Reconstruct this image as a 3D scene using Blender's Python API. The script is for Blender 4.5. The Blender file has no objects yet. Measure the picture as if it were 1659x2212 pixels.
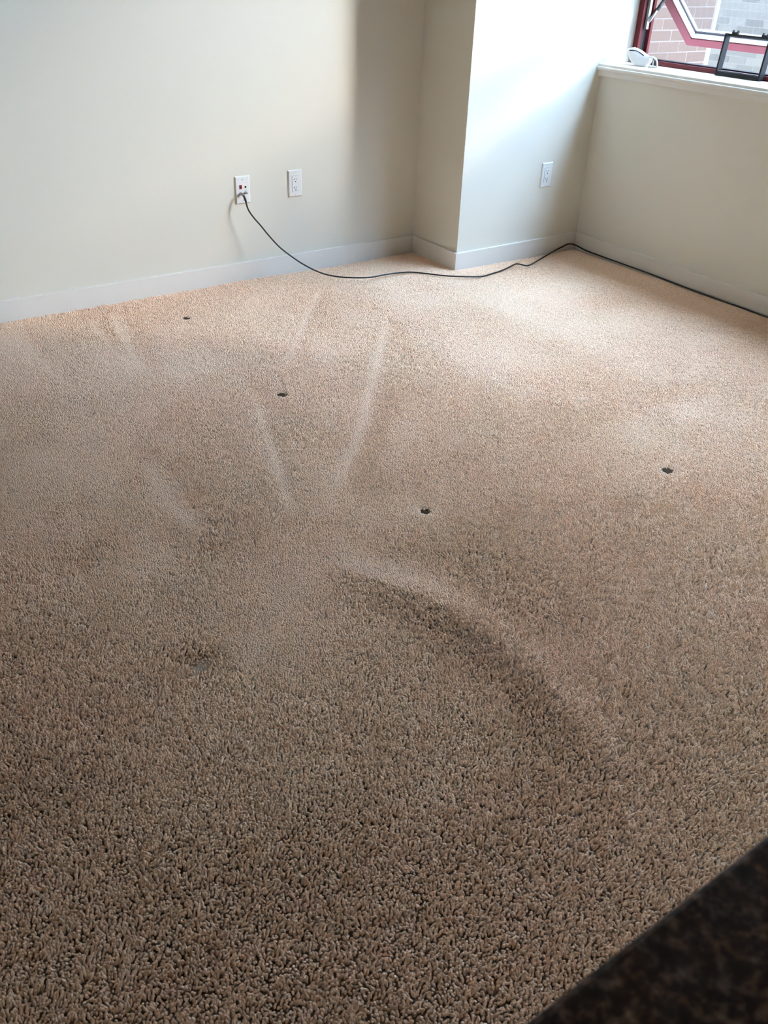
import bpy, bmesh, math, random
import numpy as np
from mathutils import Vector, Matrix

S = bpy.context.scene
C = S.collection
random.seed(7)
rng = np.random.default_rng(7)

# ------------------------------------------------------------------ camera
F_PX, IW, IH = 1830.77, 1659.0, 2212.0
CAM = Vector((-2.5918, -3.4892, 1.2656))
RIGHT, UP, FWD = Vector((.8270, -.5614, .0310)), Vector((.2885, .4711, .8336)), Vector((.4826, .6804, -.5516))
cd = bpy.data.cameras.new('camera')
cd.sensor_fit = 'VERTICAL'; cd.sensor_height = 24.0; cd.lens = F_PX / IH * 24.0
cd.clip_start = 0.02; cd.clip_end = 200
cd.dof.use_dof = True; cd.dof.focus_distance = 3.2; cd.dof.aperture_fstop = 8.5
cam = bpy.data.objects.new('camera', cd); C.objects.link(cam)
m = Matrix((RIGHT, UP, -FWD)).transposed().to_4x4(); m.translation = CAM
cam.matrix_world = m
S.camera = cam

# ------------------------------------------------------------------ light
world = bpy.data.worlds.new('sky'); S.world = world; world.use_nodes = True
bg = world.node_tree.nodes['Background']
bg.inputs['Color'].default_value = (.47, .70, 1.0, 1); bg.inputs['Strength'].default_value = 23.0
THETA, ELEV = math.radians(45), math.radians(20)      # hazy low sun through the gap between the court wall and the added block
sd = bpy.data.lights.new('sun', 'SUN'); sd.energy = 2.7; sd.angle = math.radians(11); sd.color = (1.0, .85, .64)
sun = bpy.data.objects.new('sun', sd); C.objects.link(sun)
todir = Vector((-math.cos(THETA) * math.cos(ELEV), math.sin(THETA) * math.cos(ELEV), -math.sin(ELEV)))
sun.rotation_euler = todir.to_track_quat('-Z', 'Y').to_euler(); sun.location = (9, -9, 6)
vs = S.view_settings
vs.view_transform = 'Standard'; vs.look = 'None'; vs.gamma = 1; vs.use_curve_mapping = False
vs.exposure = 1.0
S.cycles.use_denoising = True
S.cycles.max_bounces = 8; S.cycles.diffuse_bounces = 5; S.cycles.transparent_max_bounces = 12
S.cycles.sample_clamp_indirect = 6
S.cycles.caustics_reflective = False; S.cycles.caustics_refractive = False

# ------------------------------------------------------------------ materials
MATS = {}
def mat(name, col, rough=.6, spec=.3, metal=0.0, var=0.0, noise=None, bump=None, sheen=0.0):
    """procedural principled; var = per-object brightness spread; noise = (scale, amount); bump = (scale, strength, distance)"""
    m = bpy.data.materials.new(name); m.use_nodes = True; MATS[name] = m
    nt = m.node_tree; N, L = nt.nodes, nt.links
    p = N['Principled BSDF']
    p.inputs['Roughness'].default_value = rough; p.inputs['Specular IOR Level'].default_value = spec
    p.inputs['Metallic'].default_value = metal; p.inputs['Sheen Weight'].default_value = sheen
    p.inputs['Base Color'].default_value = (*col, 1)
    tc = N.new('ShaderNodeTexCoord')
    val = None
    if noise:
        t = N.new('ShaderNodeTexNoise'); t.inputs['Scale'].default_value = noise[0]; t.inputs['Detail'].default_value = 4
        L.new(tc.outputs['Object'], t.inputs['Vector'])
        r = N.new('ShaderNodeMapRange'); r.inputs[1].default_value = .3; r.inputs[2].default_value = .7
        r.inputs[3].default_value = 1 - noise[1]; r.inputs[4].default_value = 1 + noise[1]
        L.new(t.outputs['Fac'], r.inputs[0]); val = r.outputs[0]
    if var:
        oi = N.new('ShaderNodeObjectInfo')
        r2 = N.new('ShaderNodeMapRange'); r2.inputs[3].default_value = 1 - var; r2.inputs[4].default_value = 1 + var
        L.new(oi.outputs['Random'], r2.inputs[0])
        if val is None: val = r2.outputs[0]
        else:
            mm = N.new('ShaderNodeMath'); mm.operation = 'MULTIPLY'
            L.new(val, mm.inputs[0]); L.new(r2.outputs[0], mm.inputs[1]); val = mm.outputs[0]
    if val is not None:
        h = N.new('ShaderNodeHueSaturation'); h.inputs['Color'].default_value = (*col, 1)
        L.new(val, h.inputs['Value']); L.new(h.outputs['Color'], p.inputs['Base Color'])
    if bump:
        t = N.new('ShaderNodeTexNoise'); t.inputs['Scale'].default_value = bump[0]; t.inputs['Detail'].default_value = 3
        L.new(tc.outputs['Object'], t.inputs['Vector'])
        b = N.new('ShaderNodeBump'); b.inputs['Strength'].default_value = bump[1]; b.inputs['Distance'].default_value = bump[2]
        L.new(t.outputs['Fac'], b.inputs['Height']); L.new(b.outputs['Normal'], p.inputs['Normal'])
    return m

PAINT = (.755, .70, .60)
mat('wall_paint', PAINT, .55, .25, noise=(1.3, .015), bump=(140, .12, .001))
mat('ceiling_paint', (.78, .74, .67), .8, .2, noise=(2, .02))
mat('trim_white', (.80, .752, .685), .38, .4, noise=(6, .015))
mat('plate_white', (.83, .81, .775), .32, .45, noise=(30, .01))
mat('slot_dark', (.03, .028, .025), .7, .2, noise=(40, .05))
mat('jack_red', (.42, .02, .03), .4, .4, noise=(60, .08))
mat('jack_red_dark', (.09, .004, .008), .5, .3, noise=(60, .08))
mat('nickel', (.45, .44, .42), .32, .5, 1.0, noise=(90, .08))
mat('cable_black', (.014, .013, .012), .42, .45, noise=(25, .1))
mat('frame_red', (.145, .020, .024), .5, .25, noise=(9, .05))
mat('gasket', (.035, .022, .022), .65, .3, noise=(40, .1))
mat('bead_white', (.78, .78, .80), .4, .4, noise=(12, .02))
mat('stay_steel', (.55, .54, .52), .4, .5, .6, noise=(40, .06))
mat('stay_dark', (.10, .10, .10), .5, .4, .3, noise=(40, .06))
mat('black_plastic', (.008, .008, .012), .45, .3, noise=(40, .1))
mat('white_plastic', (.92, .91, .90), .4, .4, noise=(30, .015))
mat('slot_grey', (.05, .05, .07), .6, .3, noise=(40, .08))
mat('brick_pink', (.072, .042, .030), .9, .1, var=.08, noise=(60, .06), bump=(90, .3, .002))
mat('brick_grey', (.036, .027, .020), .9, .1, var=.22, noise=(60, .06), bump=(90, .3, .002))
mat('corner_strip', (.13, .10, .083), .7, .2, noise=(8, .03))
mat('mortar', (.115, .080, .064), .95, .1, noise=(70, .05), bump=(200, .3, .001))
mat('mortar_grey', (.050, .039, .031), .95, .1, noise=(70, .05), bump=(200, .3, .001))
mat('slot_grey_light', (.42, .41, .39), .6, .3, noise=(40, .05))
mat('ledge_grey', (.20, .20, .22), .45, .5, noise=(40, .06))
mat('bounce_cut_brown', (.16, .085, .045), .5, .3, noise=(5, .2))
mat('pavement', (.25, .24, .23), .9, .2, noise=(3, .1))
mat('laminate', (.30, .24, .19), .6, .3, noise=(4, .1))

def brick_texture(name, c1, c2, cm, axis):
    m = bpy.data.materials.new(name); m.use_nodes = True; MATS[name] = m
    N, L = m.node_tree.nodes, m.node_tree.links
    p = N['Principled BSDF']; p.inputs['Roughness'].default_value = .9
    tc = N.new('ShaderNodeTexCoord'); sp = N.new('ShaderNodeSeparateXYZ'); cb = N.new('ShaderNodeCombineXYZ')
    L.new(tc.outputs['Object'], sp.inputs[0]); L.new(sp.outputs[axis], cb.inputs[0]); L.new(sp.outputs[2], cb.inputs[1])
    b = N.new('ShaderNodeTexBrick'); L.new(cb.outputs[0], b.inputs['Vector'])
    b.inputs['Color1'].default_value = (*c1, 1); b.inputs['Color2'].default_value = (*c2, 1); b.inputs['Mortar'].default_value = (*cm, 1)
    b.inputs['Scale'].default_value = 1; b.inputs['Mortar Size'].default_value = .005
    b.inputs['Brick Width'].default_value = .2033; b.inputs['Row Height'].default_value = .0677
    L.new(b.outputs['Color'], p.inputs['Base Color'])
    return m
brick_texture('brick_far_pink', (.072, .042, .030), (.065, .038, .028), (.115, .080, .064), 0)
brick_texture('brick_far_grey', (.039, .029, .022), (.032, .024, .019), (.050, .039, .031), 1)

def glass_mat():
    m = bpy.data.materials.new('window_glass'); m.use_nodes = True; MATS['window_glass'] = m
    N, L = m.node_tree.nodes, m.node_tree.links
    N.remove(N['Principled BSDF'])
    t = N.new('ShaderNodeBsdfTransparent'); t.inputs[0].default_value = (.93, .95, .96, 1)
    g = N.new('ShaderNodeBsdfGlossy'); g.inputs['Roughness'].default_value = .01; g.inputs[0].default_value = (.95, .97, 1, 1)
    lw = N.new('ShaderNodeLayerWeight'); lw.inputs['Blend'].default_value = .5
    pw = N.new('ShaderNodeMath'); pw.operation = 'POWER'; pw.inputs[1].default_value = 4; L.new(lw.outputs['Facing'], pw.inputs[0])
    f = N.new('ShaderNodeMath'); f.operation = 'MULTIPLY_ADD'; f.inputs[1].default_value = .5; f.inputs[2].default_value = .03; L.new(pw.outputs[0], f.inputs[0])
    x = N.new('ShaderNodeMixShader')
    L.new(f.outputs[0], x.inputs[0]); L.new(t.outputs[0], x.inputs[1]); L.new(g.outputs[0], x.inputs[2])
    L.new(x.outputs[0], N['Material Output'].inputs[0])
glass_mat()

def granite_mat():
    m = bpy.data.materials.new('granite'); m.use_nodes = True; MATS['granite'] = m
    N, L = m.node_tree.nodes, m.node_tree.links
    p = N['Principled BSDF']; p.inputs['Roughness'].default_value = .42; p.inputs['Specular IOR Level'].default_value = .25
    tc = N.new('ShaderNodeTexCoord')
    a = N.new('ShaderNodeTexNoise'); a.inputs['Scale'].default_value = 150; a.inputs['Detail'].default_value = 5; a.inputs['Roughness'].default_value = .65
    b = N.new('ShaderNodeTexNoise'); b.inputs['Scale'].default_value = 60; b.inputs['Detail'].default_value = 2
    L.new(tc.outputs['Object'], a.inputs['Vector']); L.new(tc.outputs['Object'], b.inputs['Vector'])
    r = N.new('ShaderNodeValToRGB'); e = r.color_ramp.elements
    e[0].position = .40; e[0].color = (.020, .011, .010, 1); e[1].position = .80; e[1].color = (.40, .33, .26, 1)
    for q, c in ((.50, (.045, .027, .023, 1)), (.60, (.14, .095, .078, 1))):
        k = e.new(q); k.color = c
    L.new(a.outputs['Fac'], r.inputs[0])
    r2 = N.new('ShaderNodeValToRGB'); e = r2.color_ramp.elements
    e[0].position = .35; e[0].color = (.75, .8, .95, 1); e[1].position = .65; e[1].color = (1.15, .95, .8, 1)
    L.new(b.outputs['Fac'], r2.inputs[0])
    x = N.new('ShaderNodeMix'); x.data_type = 'RGBA'; x.blend_type = 'MULTIPLY'; x.inputs[0].default_value = 1
    L.new(r.outputs[0], x.inputs[6]); L.new(r2.outputs[0], x.inputs[7]); L.new(x.outputs[2], p.inputs['Base Color'])
granite_mat()

CARPET = (.93, .656, .46)
def carpet_mat(name, dark):
    m = bpy.data.materials.new(name); m.use_nodes = True; MATS[name] = m
    N, L = m.node_tree.nodes, m.node_tree.links
    p = N['Principled BSDF']; p.inputs['Roughness'].default_value = .95; p.inputs['Specular IOR Level'].default_value = .5
    p.inputs['Roughness'].default_value = .58; p.inputs['Sheen Weight'].default_value = .12; p.inputs['Sheen Roughness'].default_value = .5
    geo = N.new('ShaderNodeNewGeometry')
    t = N.new('ShaderNodeTexNoise'); t.inputs['Scale'].default_value = 2.2; t.inputs['Detail'].default_value = 3
    L.new(geo.outputs['Position'], t.inputs['Vector'])
    r = N.new('ShaderNodeValToRGB'); e = r.color_ramp.elements     # worn, faintly rosy or greenish patches
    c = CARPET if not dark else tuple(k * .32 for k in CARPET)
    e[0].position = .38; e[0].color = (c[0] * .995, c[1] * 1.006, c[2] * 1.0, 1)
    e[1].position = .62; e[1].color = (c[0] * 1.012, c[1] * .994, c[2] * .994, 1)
    L.new(t.outputs['Fac'], r.inputs[0])
    oi = N.new('ShaderNodeObjectInfo'); mr = N.new('ShaderNodeMapRange')
    mr.inputs[3].default_value = .86; mr.inputs[4].default_value = 1.12
    L.new(oi.outputs['Random'], mr.inputs[0])
    h = N.new('ShaderNodeHueSaturation'); L.new(r.outputs[0], h.inputs['Color'])
    if not dark: L.new(mr.outputs[0], h.inputs['Value'])
    L.new(h.outputs[0], p.inputs['Base Color'])
    return m
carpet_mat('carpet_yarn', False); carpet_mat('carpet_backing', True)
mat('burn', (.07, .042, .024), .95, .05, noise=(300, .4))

# ------------------------------------------------------------------ mesh helpers
def link(name, me, material, parent=None, smooth=False):
    me.materials.clear(); me.materials.append(MATS[material])
    if smooth:
        for p in me.polygons: p.use_smooth = True
    o = bpy.data.objects.new(name, me); C.objects.link(o)
    if parent: o.parent = parent
    return o
def to_mesh(name, bm, bevel=0, seg=2):
    if bevel:
        bmesh.ops.bevel(bm, geom=[e for e in bm.edges if e.is_manifold and e.calc_face_angle(0) > .5], offset=bevel, segments=seg, affect='EDGES', profile=.6)
    bmesh.ops.recalc_face_normals(bm, faces=bm.faces)
    me = bpy.data.meshes.new(name); bm.to_mesh(me); bm.free(); return me
def add_prism(bm, pts, a0, a1, axis):
    """extrude a closed 2-D outline along an axis ('x': pts are y,z; 'y': x,z; 'z': x,y)"""
    def P(p, a): return {'x': (a, p[0], p[1]), 'y': (p[0], a, p[1]), 'z': (p[0], p[1], a)}[axis]
    A = [bm.verts.new(P(p, a0)) for p in pts]; B = [bm.verts.new(P(p, a1)) for p in pts]
    n = len(pts)
    bm.faces.new(A); bm.faces.new(B[::-1])
    for i in range(n): bm.faces.new((A[i], A[(i + 1) % n], B[(i + 1) % n], B[i]))
def add_box(bm, x0, x1, y0, y1, z0, z1): add_prism(bm, [(x0, y0), (x1, y0), (x1, y1), (x0, y1)], z0, z1, 'z')
def box(name, b, material, parent=None, bevel=0, seg=2, smooth=False):
    bm = bmesh.new(); add_box(bm, *b); return link(name, to_mesh(name, bm, bevel, seg), material, parent, smooth)
def boxes(name, bs, material, parent=None):
    bm = bmesh.new()
    for b in bs: add_box(bm, *b)
    return link(name, to_mesh(name, bm), material, parent)
def prism(name, pts, a0, a1, axis, material, parent=None, bevel=0, seg=2):
    bm = bmesh.new(); add_prism(bm, pts, a0, a1, axis); return link(name, to_mesh(name, bm, bevel, seg), material, parent)
def tube_mesh(name, pts, radii, n=10, caps=True):
    """swept tube through pts (parallel-transport frames)"""
    pts = [Vector(p) for p in pts]
    if not hasattr(radii, '__len__'): radii = [radii] * len(pts)
    bm = bmesh.new(); rings = []
    t0 = (pts[1] - pts[0]).normalized(); u = t0.orthogonal().normalized()
    for i, p in enumerate(pts):
        t = (pts[min(i + 1, len(pts) - 1)] - pts[max(i - 1, 0)]).normalized()
        u = (u - t * u.dot(t)).normalized(); v = t.cross(u)
        rings.append([bm.verts.new(p + (u * math.cos(a) + v * math.sin(a)) * radii[i]) for a in [2 * math.pi * k / n for k in range(n)]])
    for A, B in zip(rings, rings[1:]):
        for k in range(n): bm.faces.new((A[k], A[(k + 1) % n], B[(k + 1) % n], B[k]))
    if caps: bm.faces.new(rings[0][::-1]); bm.faces.new(rings[-1])
    return to_mesh(name, bm)
def tube(name, pts, radii, material, parent=None, n=10, smooth=True):
    return link(name, tube_mesh(name, pts, radii, n), material, parent, smooth)
def catmull(pts, k=6):
    P = [Vector(p) for p in pts]; P = [P[0] * 2 - P[1]] + P + [P[-1] * 2 - P[-2]]
    out = []
    for i in range(1, len(P) - 2):
        a, b, c, d = P[i - 1:i + 3]
        for j in range(k):
            t = j / k
            out.append(.5 * ((2 * b) + (c - a) * t + (2 * a - 5 * b + 4 * c - d) * t * t + (3 * b - a - 3 * c + d) * t ** 3))
    return out + [P[-2]]
def thing(name, loc=(0, 0, 0)):
    o = bpy.data.objects.new(name, None); o.location = loc; o.empty_display_size = .05; C.objects.link(o); return o
def tag(o, label=None, cat=None, group=None, kind=None):
    if label: o['label'] = label
    if cat: o['category'] = cat
    if group: o['group'] = group
    if kind: o['kind'] = kind
    return o
def struct(o, label, cat):
    return tag(o, label, cat, kind='structure')

# ------------------------------------------------------------------ room shell
D, W, HB, T = .3534, .7948, .0781, .014      # pier depth, pier width, baseboard height and thickness
XL, YB, ZC = -3.3, -8.5, 2.66                # left wall, far wall behind the camera, ceiling
WX = .985                                    # window frame plane
YW0, YW1, ZS, ZT = -.3534, -2.85, .858, 2.56   # window opening
XO = 1.10                                    # outer face of the window wall

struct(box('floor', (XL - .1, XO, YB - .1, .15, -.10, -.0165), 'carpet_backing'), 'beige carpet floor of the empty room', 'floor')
struct(box('ceiling', (XL - .1, XO, YB - .1, .15, ZC, ZC + .1), 'ceiling_paint'), 'off-white ceiling above the room', 'ceiling')
struct(box('wall_back', (XL - .1, 0, 0, .15, -.0165, ZC), 'wall_paint'), 'long cream wall with the cable jack and outlet', 'wall')
struct(box('wall_pier', (0, XO, -D, .15, -.0165, ZC), 'wall_paint'), 'cream wall pier jutting out beside the window', 'wall')
struct(boxes('wall_right', [(W, XO, YW1, -D, -.0165, .829), (W, XO, YW1, -D, ZT, ZC), (W, XO, YB, YW1, -.0165, ZC)], 'wall_paint'),
       'cream wall below the window sill', 'wall')
struct(box('wall_left', (XL - .1, XL, YB, 0, -.0165, ZC), 'wall_paint'), 'cream side wall out of view on the left', 'wall')
struct(box('wall_front', (XL - .1, XO, YB - .1, YB, -.0165, ZC), 'bounce_cut_brown'), 'unseen wall behind the viewer, dark brown to cut bounced light', 'wall')  # unseen wall, its dark brown chosen to cut light bounced from behind

ZB = -.0165
def baseboard(name, pts, label):
    struct(prism(name, pts, ZB, HB, 'z', 'trim_white', bevel=.003, seg=3), label, 'baseboard')
baseboard('baseboard_back', [(XL, 0), (XL, -T), (-T, -T), (0, 0)], 'white baseboard along the cream wall with the jack')
baseboard('baseboard_pier_side', [(0, 0), (-T, -T), (-T, -D - T), (0, -D)], 'short white baseboard on the shaded side of the pier')
baseboard('baseboard_pier_front', [(0, -D), (-T, -D - T), (W - T, -D - T), (W, -D)], 'white baseboard on the bright front of the pier')
baseboard('baseboard_right', [(W, -D), (W - T, -D - T), (W - T, YB), (W, YB)], 'white baseboard below the window')

# sill board with a moulded nose, apron below
trim = struct(thing('trim_1', (W, -1.5, ZS)), 'white moulded window sill with apron below', 'sill')
def child(o, par):
    o.parent = par; o.matrix_parent_inverse = Matrix.Translation(-par.location); return o
nose = [(WX + .005, ZS), (.777, ZS), (.7725, .8568), (.7715, .853), (.7705, .8475), (.764, .8455), (.7625, .841), (.7635, .8355), (.770, .8305), (.775, .829), (WX + .005, .829)]
child(prism('sill_board', nose, YW1, YW0, 'y', 'trim_white'), trim)
child(prism('apron', [(W, .829), (.779, .829), (.779, .8085), (.782, .8045), (W, .8045)], YW1, YW0, 'y', 'trim_white', bevel=.0008), trim)

# ------------------------------------------------------------------ window
win = struct(thing('window_1', (WX, -1.5, ZS)), 'dark red metal window with a tilted open lower sash', 'window')
ZTR = 1.200                                   # transom underside
YM = -1.62                                    # mullion
def wpart(o): return child(o, win)
# outer frame, one bar per side
def jamb(name, y, s):
    j = wpart(boxes(name, [(WX, WX + .012, *sorted((y, y - s * .030)), ZS, ZT)], 'frame_red'))
    for nm, b, mt in (('lip', (WX - .004, WX + .012, *sorted((y - s * .030, y - s * .0335)), ZS + .02, ZT - .02), 'frame_red'),
                      ('rebate', (WX + .012, WX + .045, *sorted((y, y - s * .0325)), ZS, ZT), 'gasket'),
                      ('outer_stop', (WX + .045, WX + .06, *sorted((y, y - s * .050)), ZS, ZT), 'frame_red')):
        o = box(nm, b, mt, bevel=.001); o.parent = j
    return j
jamb('jamb', YW0, 1); jamb('jamb', YW1, -1)
bt = wpart(box('bottom_rail', (WX, WX + .014, YW1 + .03, YW0 - .03, ZS, ZS + .0185), 'frame_red', bevel=.001))
for nm, b, mt in (('rebate', (WX + .014, WX + .05, YW1 + .0325, YW0 - .0325, ZS, ZS + .024), 'gasket'), ('outer_stop', (WX + .05, WX + .07, YW1 + .062, YW0 - .062, ZS, ZS + .022), 'frame_red')):
    o = box(nm, b, mt, bevel=.001); o.parent = bt
wpart(box('head_rail', (WX, WX + .07, YW1 + .062, YW0 - .062, ZT - .05, ZT), 'frame_red', bevel=.001))
tr = wpart(box('transom', (WX, WX + .07, YW1 + .062, YW0 - .062, ZTR, ZTR + .055), 'frame_red', bevel=.0015))
wpart(box('mullion', (WX, WX + .07, YM - .03, YM + .03, ZS + .022, ZTR), 'frame_red', bevel=.0015))
for a, b in ((YW0 - .062, YM), (YM, YW1 + .062)):
    wpart(box('pane', (WX + .03, WX + .036, b, a, ZTR + .055, ZT - .05), 'window_glass'))
# closed neighbour sash
sb = wpart(boxes('fixed_sash', [(WX + .01, WX + .05, YW1 + .062, YM - .03, ZS + .025, ZS + .085), (WX + .01, WX + .05, YW1 + .062, YM - .03, ZTR - .06, ZTR),
                                (WX + .01, WX + .05, YW1 + .062, YW1 + .122, ZS + .085, ZTR - .06), (WX + .01, WX + .05, YM - .09, YM - .03, ZS + .085, ZTR - .06)], 'frame_red'))
o = box('pane', (WX + .026, WX + .032, YW1 + .122, YM - .09, ZS + .085, ZTR - .06), 'window_glass'); o.parent = sb
# open sash: hung near the transom, bottom swung outwards.  local axes: a = down the sash, n = towards the room
H0 = Vector((1.030, 0, 1.190)); HB1 = Vector((1.359, 0, .9225))
a_ = (HB1 - H0); SL = a_.length; a_.normalize(); n_ = Vector((a_.z, 0, -a_.x)); n_ = n_ if n_.x < 0 else -n_
Y0, Y1 = -.37, YM + .035
def sbox(bm, s0, s1, y0, y1, d0, d1):
    vs_ = []
    for s in (s0, s1):
        for y in (y0, y1):
            for d in (d0, d1):
                p = H0 + a_ * s + n_ * d; vs_.append(bm.verts.new((p.x, y, p.z)))
    for f in ((0, 1, 3, 2), (4, 6, 7, 5), (0, 4, 5, 1), (2, 3, 7, 6), (0, 2, 6, 4), (1, 5, 7, 3)): bm.faces.new([vs_[k] for k in f])
def spart(name, bs, material, parent, bevel=0):
    bm = bmesh.new()
    for b in bs: sbox(bm, *b)
    return link(name, to_mesh(name, bm, bevel), material, parent)
FW, BW = .050, .022
ring = lambda i, w, d0, d1: [(i, i + w, Y1 + i, Y0 - i, d0, d1), (SL - i - w, SL - i, Y1 + i, Y0 - i, d0, d1), (i + w, SL - i - w, Y0 - i - w, Y0 - i, d0, d1), (i + w, SL - i - w, Y1 + i, Y1 + i + w, d0, d1)]
sash = wpart(spart('sash', ring(0, FW, -.045, 0), 'frame_red', None, .0))
spart('glazing_bead', ring(FW, BW, -.040, -.006), 'bead_white', sash)
spart('gasket', ring(FW + BW, .004, -.026, -.0175), 'gasket', sash)
spart('pane', [(FW + BW, SL - FW - BW, Y1 + FW + BW, Y0 - FW - BW, -.024, -.019)], 'window_glass', sash)
# friction stay between jamb and sash
p0, p1 = Vector((1.003, -.412, 1.030)), Vector((1.092, -.405, 1.118))
stay = wpart(tube('stay_arm', [p0, p0.lerp(p1, .55)], .0065, 'stay_steel', n=8))
tube('stay_block', [p0.lerp(p1, .50), p0.lerp(p1, 1.0)], .0085, 'stay_dark', stay, n=6)
box('stay_track', (WX + .02, WX + .034, -.4005, -.3865, ZS + .14, ZTR), 'stay_steel', stay, bevel=.001)

# ------------------------------------------------------------------ outside
PY, GX, PX1 = .87, 6.0, 3.155
def brick_wall_near():
    w = struct(box('wall_court_pink', (XO, PX1, PY + .006, PY + .30, -3.2, 7.5), 'brick_far_pink'), 'pinkish brick wall outside the open window', 'wall')
    bm = bmesh.new(); add_box(bm, 0, .1953, 0, .012, 0, .0597); me = to_mesh('brick', bm, .0012, 1); me.materials.append(MATS['brick_pink'])
    bm = bmesh.new(); add_box(bm, 0, .0936, 0, .012, 0, .0597); mh = to_mesh('half_brick', bm, .0012, 1); mh.materials.append(MATS['brick_pink'])
    z0 = math.floor(.30 / .0677) * .0677
    for r in range(24):
        z = z0 + r * .0677; off = .1017 if r % 2 else 0
        x = PX1 - .2033 * 10
        if off:
            o = bpy.data.objects.new('brick', mh); C.objects.link(o); o.parent = w; o.location = (x + .004, PY + random.uniform(-.001, .001), z + .004)
            o2 = bpy.data.objects.new('brick', mh); C.objects.link(o2); o2.parent = w; o2.location = (PX1 - .1017 + .004, PY + random.uniform(-.001, .001), z + .004)
        for c in range(9 if off else 10):
            o = bpy.data.objects.new('brick', me); C.objects.link(o); o.parent = w
            o.location = (x + off + c * .2033 + .004, PY + random.uniform(-.001, .001), z + .004)
    o = box('mortar_bed', (PX1 - 2.033, PX1, PY + .0015, PY + .008, z0, z0 + 24 * .0677), 'mortar', w)
    box('corner_strip', (PX1, PX1 + .034, PY - .012, PY + .30, -3.2, 7.5), 'corner_strip', w, bevel=.003)
brick_wall_near()
def brick_wall_far():
    w = struct(box('wall_court_grey', (GX + .006, GX + .4, -4.9, 9.0, -3.2, 5.3), 'brick_far_grey'), 'grey brick wall farther behind the open sash', 'wall')
    bm = bmesh.new(); add_box(bm, 0, .012, 0, .1953, 0, .0597); me = to_mesh('brick', bm, .0012, 1); me.materials.append(MATS['brick_grey'])
    z0 = math.floor(-.2 / .0677) * .0677
    for r in range(24):
        off = .1017 if r % 2 else 0
        for c in range(12):
            o = bpy.data.objects.new('brick', me); C.objects.link(o); o.parent = w
            o.location = (GX + random.uniform(-.001, .001), 1.4 + off + c * .2033 + .004, z0 + r * .0677 + .004)
    box('mortar_bed', (GX + .0015, GX + .008, 1.4, 1.4 + 12.5 * .2033, z0, z0 + 24 * .0677), 'mortar_grey', w)
brick_wall_far()
struct(box('wall_sky_blocker', (14, 17, -62, -17.8, -3.2, 18), 'brick_far_grey'), 'unseen tall block added to narrow the strip of sky light', 'wall')  # out of view, added to block sky light beside the sun gap
struct(box('ground', (XO, 60, -65, 40, -3.5, -3.2), 'pavement'), 'unseen grey paved ground added to block sky light from below', 'ground')  # out of view, added so the sky does not light from below

# ------------------------------------------------------------------ wall plates
def plate_mesh(name, w=.070, h=.1143, t=.0062):
    """bevelled cover plate, back at y=0, front towards -y"""
    bm = bmesh.new(); b = .0042
    rings = []
    for (iw, ih, y) in ((0, 0, 0), (0, 0, -t * .25), (b, b, -t)):
        x, z = w / 2 - iw, h / 2 - ih
        rings.append([bm.verts.new(p) for p in ((-x, y, -z), (x, y, -z), (x, y, z), (-x, y, z))])
    for A, B in zip(rings, rings[1:]):
        for k in range(4): bm.faces.new((A[k], A[(k + 1) % 4], B[(k + 1) % 4], B[k]))
    bm.faces.new(rings[0][::-1]); bm.faces.new(rings[-1])
    return to_mesh(name, bm)
PT = .0062
def disc_y(name, x, z, r, y0, y1, material, parent, n=12, r1=None):
    return tube(name, [(x, y0, z), (x, y1, z)], [r, r1 or r], material, parent, n, False)
def outlet(loc, label):
    t = tag(thing('power_outlet', loc), label, 'outlet', 'duplex power outlets on the walls')
    link('cover_plate', plate_mesh('cover_plate'), 'plate_white', t)
    box('gap_line', (-.0172, .0172, -PT - .0002, -PT + .001, -.0338, .0338), 'slot_grey_light', t)
    rc = box('receptacle', (-.0163, .0163, -PT - .0016, -PT + .001, -.0329, .0329), 'plate_white', t, bevel=.0006)
    for zc in (.0185, -.0165):
        y0, y1 = -PT - .0019, -PT - .0008
        o = prism('slot', [(-.0092, zc + .0006), (-.0058, zc + .0006), (-.0058, zc + .0042), (-.0040, zc + .0042), (-.0040, zc - .0042), (-.0058, zc - .0042), (-.0058, zc - .0008), (-.0092, zc - .0008)], y0, y1, 'y', 'slot_dark', rc)
        box('slot', (.0050, .0064, y0, y1, zc - .0036, zc + .0036), 'slot_dark', rc)
        disc_y('ground_hole', .0006, zc - .0105, .0026, y0, y1, 'slot_dark', rc, 10)
    for z in (.0485, -.0485):
        s = disc_y('screw', 0, z, .0030, -PT + .001, -PT - .0009, 'plate_white', t, 12, .0024)
        box('screw_slot', (-.0022, .0022, -PT - .0012, -PT - .0005, z - .0004, z + .0004), 'slot_grey_light', s)
    return t
outlet((-.6724, 0, .3901), 'white power outlet on the long cream wall, right of the cable jack')
outlet((.5228, -D, .3834), 'white power outlet low on the bright pier front')

JX, JZ = -.9304, .3884
jack = tag(thing('cable_jack_plate', (JX, 0, JZ)), 'white wall plate with a red port and coaxial connectors', 'wall plate')
link('cover_plate', plate_mesh('cover_plate'), 'plate_white', jack)
rp = box('data_port', (-.0165, -.0045, -PT - .0012, -PT + .001, .0050, .0215), 'jack_red', jack, bevel=.0004)
prism('port_opening', [(-.0145, .0150), (-.0065, .0150), (-.0065, .0090), (-.0085, .0090), (-.0085, .0068), (-.0125, .0068), (-.0125, .0090), (-.0145, .0090)], -PT - .0015, -PT - .0006, 'y', 'jack_red_dark', rp)
box('port_surround', (-.0178, -.0032, -PT - .0006, -PT + .001, .0036, .0229), 'plate_white', jack)
prism('phone_port', [(.0088, .0150), (.0168, .0150), (.0168, .0100), (.0150, .0070), (.0106, .0070), (.0088, .0100)], -PT - .0008, -PT + .001, 'y', 'slot_dark', jack)
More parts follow.
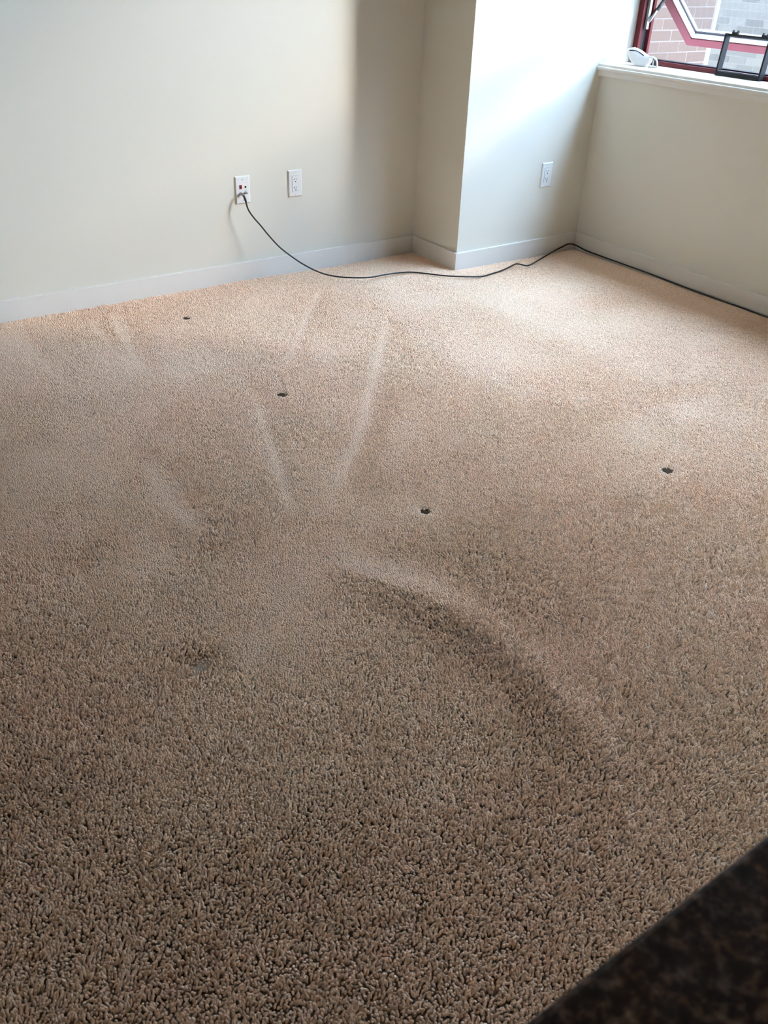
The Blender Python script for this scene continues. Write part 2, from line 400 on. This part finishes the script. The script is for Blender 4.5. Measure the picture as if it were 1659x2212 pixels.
for x, z in ((-.0112, -.0140), (.0120, -.0120)):
    c = disc_y('coax_socket', x, z, .0058, -PT + .001, -PT - .0030, 'nickel', jack, 6)
    disc_y('threaded_barrel', x, z, .0044, -PT - .0028, -PT - .0120, 'nickel', c, 12)
    disc_y('socket_hole', x, z, .0022, -PT - .0118, -PT - .0123, 'slot_dark', c, 10)
for x, z in ((.001, .0420), (.001, -.0420)):
    disc_y('screw', x, z, .0028, -PT + .001, -PT - .0009, 'slot_grey_light', jack, 12, .0022)

# ------------------------------------------------------------------ coaxial cable
cable_pts = [(-.9416, -.019, .3744), (-.9414, -.032, .3715), (-.9412, -.045, .3600), (-.9357, -.058, .3197), (-.9172, -.07, .2852), (-.8938, -.082, .2537), (-.8622, -.095, .209),
 (-.8207, -.112, .1571), (-.776, -.13, .1164), (-.7289, -.15, .0795), (-.6813, -.175, .0498), (-.6305, -.2, .0277), (-.5734, -.235, .0170), (-.5211, -.2749, .0170), (-.459, -.3049, .018),
 (-.347, -.292, .012), (-.2435, -.2961, .0065), (-.1803, -.3576, .0075), (-.1316, -.4367, .012), (-.0673, -.4942, .014), (.0222, -.5219, .009), (.0897, -.5094, .0065), (.1653, -.4953, .006),
 (.2373, -.4733, .007), (.2888, -.4585, .01), (.3024, -.4733, .012), (.3353, -.5014, .008), (.4542, -.4528, .006), (.5618, -.4056, .006), (.6423, -.3735, .007), (.6892, -.3724, .0176),
 (.7253, -.3735, .0266), (.7568, -.3760, .0225), (.7728, -.3943, .0163), (.7755, -.4561, .0083), (.7748, -.5701, .0075), (.7752, -.7258, .0076), (.7745, -.874, .0078), (.7752, -1.0159, .0058),
 (.7748, -1.1512, .0045), (.7748, -1.2806, .0040), (.7748, -1.4031, .0044), (.7748, -1.5427, .0040), (.774, -2.2, .004), (.7748, -3.0, .004)]
cable = tag(thing('coaxial_cable', (JX, -.02, 0)), 'black coaxial cable trailing from the jack along the baseboards', 'cable')
child(tube('cord', catmull(cable_pts, 5), .0035, 'cable_black', n=8), cable)
cn = child(tube('connector', [(-.9416, -.0125, .3744), (-.9416, -.0215, .3740), (-.9416, -.022, .3740), (-.9414, -.0345, .3700)], [.0064, .0064, .0048, .0046], 'nickel', n=10, smooth=False), cable)
tube('boot', [(-.9414, -.0335, .3703), (-.9412, -.0425, .3625), (-.9398, -.0500, .3480)], [.0050, .0050, .0042], 'cable_black', cn, n=10)

# ------------------------------------------------------------------ things on the sill
bf = tag(thing('black_frame', (.965, -.985, ZS)), 'small black open frame with two top clips standing on the sill', 'frame')
def bpart(name, bs, material='black_plastic', bevel=.0012, parent=None):
    bm = bmesh.new()
    for b in bs: add_box(bm, *b)
    o = link(name, to_mesh(name, bm, bevel), material)
    o.parent = parent or bf; return o
HWD, HH, DX = .112, .160, .016
bpart('bottom_bar', [(-DX, DX, -HWD, HWD, 0, .016)])
bpart('inner_ledge', [(-DX + .004, DX - .004, -HWD + .010, HWD - .010, .016, .0205)], 'ledge_grey')
bpart('top_bar', [(-DX, DX, -HWD, HWD, HH - .009, HH)])
bpart('side_bar', [(-DX, DX, HWD - .008, HWD, .016, HH - .009)])
bpart('side_bar', [(-DX, DX, -HWD, -HWD + .008, .016, HH - .009)])
for yc in (.072, -.075):
    c = bpart('clip', [(-.007, .007, yc - .014, yc + .014, HH, HH + .007)])
    bpart('clip_prong', [(-.004, .004, yc - .014, yc - .009, HH + .007, HH + .014)], parent=c, bevel=.0008)
    bpart('clip_prong', [(-.004, .004, yc + .009, yc + .014, HH + .007, HH + .014)], parent=c, bevel=.0008)
bf.rotation_euler = (0, math.radians(4.5), 0)

# white moulded plastic piece: scoop-like shell with a dark slot, ribbed loop at its end
wp = tag(thing('plastic_piece', (.88, -.51, ZS)), 'white moulded plastic piece with a dark slot, leaning on the sill', 'plastic part')
def wchild(o): return child(o, wp)
shell = [(.8666, -.4237, .919), (.8694, -.4282, .925), (.8796, -.4609, .9323), (.8836, -.4823, .9275), (.888, -.5154, .9134), (.8921, -.5453, .901), (.8905, -.5500, .890), (.8862, -.5430, .874),
         (.8779, -.5322, .8614), (.8702, -.507, .8585), (.8668, -.4911, .8595), (.8642, -.4662, .8715), (.8647, -.4466, .8912)]
NW = Vector((-1, -.25, .25)).normalized()       # towards the room
def shell_mesh():
    bm = bmesh.new(); P = [Vector(p) for p in shell]; c = sum(P, Vector()) / len(P)
    back = [bm.verts.new(p - NW * .034) for p in P]
    rim = [bm.verts.new(p) for p in P]
    r1 = [bm.verts.new(c + (p - c) * .86 + NW * .005) for p in P]
    r2 = [bm.verts.new(c + (p - c) * .50 + NW * .011) for p in P]
    top = bm.verts.new(c + NW * .013); bot = bm.verts.new(c - NW * .028)
    n = len(P)
    for A, B in ((back, rim), (rim, r1), (r1, r2)):
        for k in range(n): bm.faces.new((A[k], A[(k + 1) % n], B[(k + 1) % n], B[k]))
    for k in range(n):
        bm.faces.new((r2[k], r2[(k + 1) % n], top)); bm.faces.new((back[(k + 1) % n], back[k], bot))
    return to_mesh('shell', bm)
wchild(link('shell', shell_mesh(), 'white_plastic', None, True))
slot = [Vector(p) + NW * .0105 for p in ((.8716, -.445, .9179), (.8763, -.4631, .9184), (.8807, -.482, .9172), (.8841, -.503, .9105), (.8866, -.5224, .9019))]
bm = bmesh.new(); dn = Vector((-.05, .25, -1)).normalized() * .0048
A = [bm.verts.new(p + NW * .0004) for p in slot]; B = [bm.verts.new(p + dn + NW * .0004) for p in slot]
A2 = [bm.verts.new(p - NW * .012) for p in slot]; B2 = [bm.verts.new(p + dn - NW * .012) for p in slot]
for k in range(4):
    bm.faces.new((A[k], A[k + 1], B[k + 1], B[k])); bm.faces.new((A[k], A2[k], A2[k + 1], A[k + 1])); bm.faces.new((B[k], B[k + 1], B2[k + 1], B2[k])); bm.faces.new((A2[k], B2[k], B2[k + 1], A2[k + 1]))
bm.faces.new((A[0], B[0], B2[0], A2[0])); bm.faces.new((A[4], A2[4], B2[4], B[4]))
wchild(link('slot', to_mesh('slot', bm), 'slot_grey'))
loop = [(.8905, -.5460, .8985), (.8975, -.5681, .898), (.8988, -.5846, .8879), (.8963, -.5950, .8690), (.8937, -.5900, .8625), (.8844, -.5529, .8625)]
wchild(tube('end_loop', catmull(loop, 5), .0040, 'white_plastic', n=8))
for q0, q1 in (((.893, -.5590, .8965), (.8890, -.5600, .8625)), ((.8955, -.5730, .8955), (.8915, -.5750, .8625))):
    wchild(tube('rib', [q0, Vector(q0).lerp(Vector(q1), .5) + Vector((0, .003, 0)), q1], .0026, 'white_plastic', n=6))
prism_pts = [(-.549, .8655), (-.5585, .893), (-.574, .893), (-.588, .882), (-.589, .8655)]
bmp = bmesh.new(); add_prism(bmp, [(y, z) for y, z in prism_pts], .905, .909, 'x'); wchild(link('dark_back', to_mesh('dark_back', bmp), 'slot_grey'))

# ------------------------------------------------------------------ kitchen counter in the foreground
CY = -3.389
ct = tag(thing('countertop', (-2.2, CY - .35, .89)), 'dark brown speckled granite countertop corner in the foreground', 'countertop')
edge = [(CY - .003, .92), (CY - .001, .9192), (CY, .9175), (CY, .8925), (CY - .0025, .890), (CY - .70, .8902), (CY - .70, .92)]
child(prism('slab', edge, -3.05, -1.0, 'x', 'granite'), ct)
struct(box('wall_peninsula', (-2.95, -1.05, CY - .62, CY - .25, -.0165, .8895), 'wall_paint'), 'low half wall carrying the granite counter', 'wall')

# ------------------------------------------------------------------ carpet pile
def smooth_noise(x, y, scale, seed):
    """value noise, bicubic-ish, numpy"""
    r = np.random.default_rng(seed); G = r.standard_normal((256, 256))
    u, v = x / scale + 100, y / scale + 100
    i, j = np.floor(u).astype(int), np.floor(v).astype(int); fu, fv = u - i, v - j
    fu = fu * fu * (3 - 2 * fu); fv = fv * fv * (3 - 2 * fv)
    g = lambda a, b: G[a % 256, b % 256]
    return (g(i, j) * (1 - fu) + g(i + 1, j) * fu) * (1 - fv) + (g(i, j + 1) * (1 - fu) + g(i + 1, j + 1) * fu) * fv
def seg_dist(px, py, line):
    """distance to a polyline, signed side, and parameter along it"""
    best = np.full(px.shape, 1e9); side = np.zeros(px.shape); par = np.zeros(px.shape)
    n = len(line) - 1
    for k in range(n):
        ax, ay = line[k]; bx, by = line[k + 1]; dx, dy = bx - ax, by - ay; l2 = dx * dx + dy * dy
        t = np.clip(((px - ax) * dx + (py - ay) * dy) / l2, 0, 1)
        ex, ey = px - ax - t * dx, py - ay - t * dy; d = np.hypot(ex, ey)
        mk = d < best
        best[mk] = d[mk]; side[mk] = np.sign(dx * ey - dy * ex)[mk]; par[mk] = ((k + t) / n)[mk]
    return best, side, par
HOLES = [(-1.3632, -.3136, .012, .014), (-1.3673, -1.1352, .014, .015), (-1.3827, -1.9770, .0135, .014), (-.6228, -2.1759, .014, .013)]
DENT = (-2.140, -2.200, .05)
STROKES = [([(-1.9858, -.1385), (-1.9851, -.298), (-1.9749, -.5002), (-1.9688, -.7483)], .020), ([(-1.7043, -.1566), (-1.7214, -.4493), (-1.7224, -.6702)], .018),
           ([(-1.608, -.1515), (-1.6452, -.3872), (-1.6863, -.6196), (-1.7134, -.8118)], .028), ([(-.72, -.289), (-.909, -.5146), (-1.0865, -.7334), (-1.3045, -1.0056)], .020),
           ([(-1.4502, -1.0948), (-1.5472, -1.3648), (-1.6173, -1.5715), (-1.7225, -1.8445)], .018), ([(-.6965, -.7857), (-1.0907, -1.2636), (-1.3296, -1.5476), (-1.6491, -1.8639)], .026),
           ([(-1.9265, -1.3536), (-1.9466, -1.5753), (-1.9444, -1.7824)], .030)]
RIDGE = [(-1.6768, -2.1524), (-1.623, -2.269), (-1.5822, -2.3923), (-1.5636, -2.5305), (-1.5723, -2.6564), (-1.5975, -2.7877), (-1.6417, -2.8907)]
def ground_height(x, y):
    z = .0025 * smooth_noise(x, y, .45, 11) + .0012 * smooth_noise(x, y, .16, 12)
    d, s, t = seg_dist(x, y, RIDGE)
    z = z + .019 * np.exp(-(d / .058) ** 2) * np.sin(np.pi * np.clip(t * .9 + .08, 0, 1)) ** .7
    r = np.hypot(x - DENT[0], y - DENT[1]); z = z - .0125 * np.exp(-(r / .038) ** 2)
    for hx, hy, rx, ry in HOLES:
        r = np.hypot(x - hx, y - hy); z = z - .004 * np.exp(-(r / (rx * 1.8)) ** 2)
    return z - .0015
STEP = .0045
gx = np.arange(-3.25, W - T - .002, STEP); gy = np.arange(-3.40, -T - .002, STEP * .9)
X2, Y2 = np.meshgrid(gx, gy); X2 = X2.copy(); X2[::2] += STEP / 2
X2 += rng.uniform(-.0017, .0017, X2.shape); Y2 = Y2 + rng.uniform(-.0017, .0017, Y2.shape)
x, y = X2.ravel(), Y2.ravel()
keep = (x < W - T - .003) & (y < -T - .003) & ~((x > -T - .003) & (y > -D - T - .003))
keep &= x > -2.45 - .26 * (-y) - .15                       # floor that can be seen, with a margin
keep &= ~((x > -1.6) & (y < -3.05 - .0 * x) & (x - .0 > -.2))
for hx, hy, rx, ry in HOLES:
    ang = np.arctan2(y - hy, x - hx)
    keep &= np.hypot((x - hx) / rx, (y - hy) / ry) > 1 + .35 * np.sin(3 * ang + hx * 9) * np.cos(2 * ang + hy * 7)
edge_gap = .001 + .007 * np.clip(smooth_noise(x, y, .035, 31) + .3 * smooth_noise(x, y, .011, 32), 0, 1)     # frayed margin along the baseboards
keep &= (x < W - T - edge_gap) & (y < -T - edge_gap)
x, y = x[keep], y[keep]; n = len(x)
z = ground_height(x, y)
# state of the pile: combed (laid over, smooth) or ruffled (clumped, with gaps)
comb = .60 + .30 * smooth_noise(x, y, .42, 21) + .16 * smooth_noise(x, y, .13, 22)
comb += .20 * np.clip((y + 1.1) / .8, -1, .4) - .45 * np.clip((-2.55 - y) / .5, 0, 1)                      # little walked on along the wall
comb += .22 * np.clip((x + .9) / .8, -.6, 1)
lax = np.zeros(n); lay = np.zeros(n)
for line, wd in STROKES:                                           # vacuum tracks
    d, s_, t = seg_dist(x, y, line)
    env = np.clip(np.sin(np.pi * np.clip(.12 + .88 * t, 0, 1)) * 1.8, 0, 1)
    k = .95 * np.exp(-(d / (wd * .85)) ** 2) * env
    comb = comb * (1 - k) + 1.3 * k
    lax -= .45 * k; lay -= .35 * k
    k2 = np.exp(-((d - wd * 2.0) / (wd * 1.3)) ** 2) * (s_ > 0) * env
    comb -= .6 * k2
d, s_, t = seg_dist(x, y, RIDGE)
comb += .35 * np.exp(-((d - .05) / .05) ** 2) * (s_ > 0) - .5 * np.exp(-((d - .05) / .06) ** 2) * (s_ < 0)
for hx, hy, rx, ry in HOLES:
    comb += .5 * np.exp(-((np.hypot(x - hx, y - hy) - rx * 2.2) / (rx * 1.2)) ** 2)
for px_, py_, pr_, pa_ in ((-.95, -2.35, .45, -.55), (-1.15, -2.75, .35, -.35), (-1.9, -2.40, .33, .42), (-1.45, -1.80, .36, .35), (-2.15, -1.65, .38, .32), (-.5, -1.9, .25, .15)):   # trodden and brushed patches
    comb += pa_ * np.exp(-((x - px_) ** 2 + (y - py_) ** 2) / pr_ ** 2)
comb -= 1.3 * np.exp(-(np.hypot(x - DENT[0], y - DENT[1]) / .055) ** 2)
comb = np.clip(comb, 0, 1.3)
ruf = 1.3 - comb
lx = .08 + lax + .12 * smooth_noise(x, y, .38, 1) + ruf * (.26 * smooth_noise(x, y, .011, 2) + .25 * rng.standard_normal(n))
ly = -.04 + lay + .12 * smooth_noise(x, y, .33, 3) + ruf * (.26 * smooth_noise(x, y, .011, 4) + .25 * rng.standard_normal(n))
e_ = .004
lx -= (ground_height(x + e_, y) - ground_height(x - e_, y)) / (2 * e_); ly -= (ground_height(x, y + e_) - ground_height(x, y - e_)) / (2 * e_)
for hx, hy, rx, ry in HOLES:
    r = np.hypot(x - hx, y - hy) + 1e-6; k = .4 * np.exp(-(r / (rx * 2.0)) ** 2)
    lx -= k * (x - hx) / r; ly -= k * (y - hy) / r
lx, ly = np.clip(lx, -1.1, 1.1), np.clip(ly, -1.1, 1.1)
hgt = 1 + ruf * (.18 * smooth_noise(x, y, .011, 5) + .12 * rng.standard_normal(n)) + .03 * rng.standard_normal(n)
near_wall = np.minimum.reduce([-T - y, W - T - x])
hgt *= np.clip(.70 + near_wall / .03, .70, 1)
for hx, hy, rx, ry in HOLES:
    r = np.hypot((x - hx) / rx, (y - hy) / ry); hgt *= np.clip(.55 + .45 * (r - 1) / .8, .55, 1)
hgt = np.clip(hgt, .45, 1.5)
wid = .85 + .30 * comb
# rotation: tilt the z axis onto (lx, ly, 1): Euler XYZ
ln = np.sqrt(lx * lx + ly * ly + 1); dx, dy, dz = lx / ln, ly / ln, 1 / ln
ex = np.arctan2(-dy, np.hypot(dx, dz)) ; ey = np.arctan2(dx, dz)
# R = Ry(ey) Rx(ex) maps z to (sin ey cos ex, -sin ex, cos ey cos ex); Blender's XYZ Euler is Rz Ry Rx
rot = np.stack([ex, ey, np.zeros(n)], 1)
scl = np.stack([wid * rng.uniform(.85, 1.15, n), wid * rng.uniform(.85, 1.15, n), hgt], 1)
pts_me = bpy.data.meshes.new('carpet_pile')
pts_me.vertices.add(n)
pts_me.vertices.foreach_set('co', np.stack([x, y, z - .0105], 1).astype(np.float32).ravel())
for nm, arr in (('rot', rot), ('scl', scl)):
    at = pts_me.attributes.new(nm, 'FLOAT_VECTOR', 'POINT'); at.data.foreach_set('vector', arr.astype(np.float32).ravel())
pile = bpy.data.objects.new('carpet_pile', pts_me); C.objects.link(pile)
pts_me.materials.append(MATS['carpet_yarn'])
tag(pile, 'beige cut-pile carpet covering the floor, with furniture dents', 'carpet', kind='stuff')
def pile_nodes():
    ng = bpy.data.node_groups.new('tufts', 'GeometryNodeTree')
    ng.interface.new_socket('Geometry', in_out='INPUT', socket_type='NodeSocketGeometry')
    ng.interface.new_socket('Geometry', in_out='OUTPUT', socket_type='NodeSocketGeometry')
    N, L = ng.nodes, ng.links
    gi, go = N.new('NodeGroupInput'), N.new('NodeGroupOutput')
    sp = N.new('GeometryNodeMeshUVSphere'); sp.inputs['Segments'].default_value = 6; sp.inputs['Rings'].default_value = 5; sp.inputs['Radius'].default_value = .0025
    # egg shape: tall, thin foot, round head
    tr = N.new('GeometryNodeTransform'); tr.inputs['Scale'].default_value = (1, 1, 2.0); tr.inputs['Translation'].default_value = (0, 0, .0052)
    L.new(sp.outputs['Mesh'], tr.inputs[0])
    ss = N.new('GeometryNodeSetShadeSmooth'); L.new(tr.outputs[0], ss.inputs[0])
    sm = N.new('GeometryNodeSetMaterial'); sm.inputs['Material'].default_value = MATS['carpet_yarn']; L.new(ss.outputs[0], sm.inputs[0])
    ip = N.new('GeometryNodeInstanceOnPoints')
    mp = N.new('GeometryNodeMeshToPoints'); L.new(gi.outputs[0], mp.inputs[0])
    L.new(mp.outputs[0], ip.inputs['Points']); L.new(sm.outputs[0], ip.inputs['Instance'])
    ar = N.new('GeometryNodeInputNamedAttribute'); ar.data_type = 'FLOAT_VECTOR'; ar.inputs[0].default_value = 'rot'
    er = N.new('FunctionNodeEulerToRotation'); L.new(ar.outputs[0], er.inputs[0]); L.new(er.outputs[0], ip.inputs['Rotation'])
    asc = N.new('GeometryNodeInputNamedAttribute'); asc.data_type = 'FLOAT_VECTOR'; asc.inputs[0].default_value = 'scl'
    L.new(asc.outputs[0], ip.inputs['Scale']); L.new(ip.outputs[0], go.inputs[0])
    md = pile.modifiers.new('tufts', 'NODES'); md.node_group = ng
pile_nodes()
# scorched, matted spots where furniture feet stood
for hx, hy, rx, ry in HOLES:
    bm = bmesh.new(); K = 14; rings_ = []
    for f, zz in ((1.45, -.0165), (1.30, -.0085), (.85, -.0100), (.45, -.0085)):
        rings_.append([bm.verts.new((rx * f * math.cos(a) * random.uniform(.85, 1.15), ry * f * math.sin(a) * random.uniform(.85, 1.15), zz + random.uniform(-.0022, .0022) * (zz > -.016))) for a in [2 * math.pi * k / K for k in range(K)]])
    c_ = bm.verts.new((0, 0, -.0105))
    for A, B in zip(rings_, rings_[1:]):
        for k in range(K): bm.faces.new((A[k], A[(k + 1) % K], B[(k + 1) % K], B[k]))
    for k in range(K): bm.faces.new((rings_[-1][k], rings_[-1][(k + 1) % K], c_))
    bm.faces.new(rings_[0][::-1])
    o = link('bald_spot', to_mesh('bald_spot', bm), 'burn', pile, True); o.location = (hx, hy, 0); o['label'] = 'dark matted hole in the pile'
print('tufts', n)
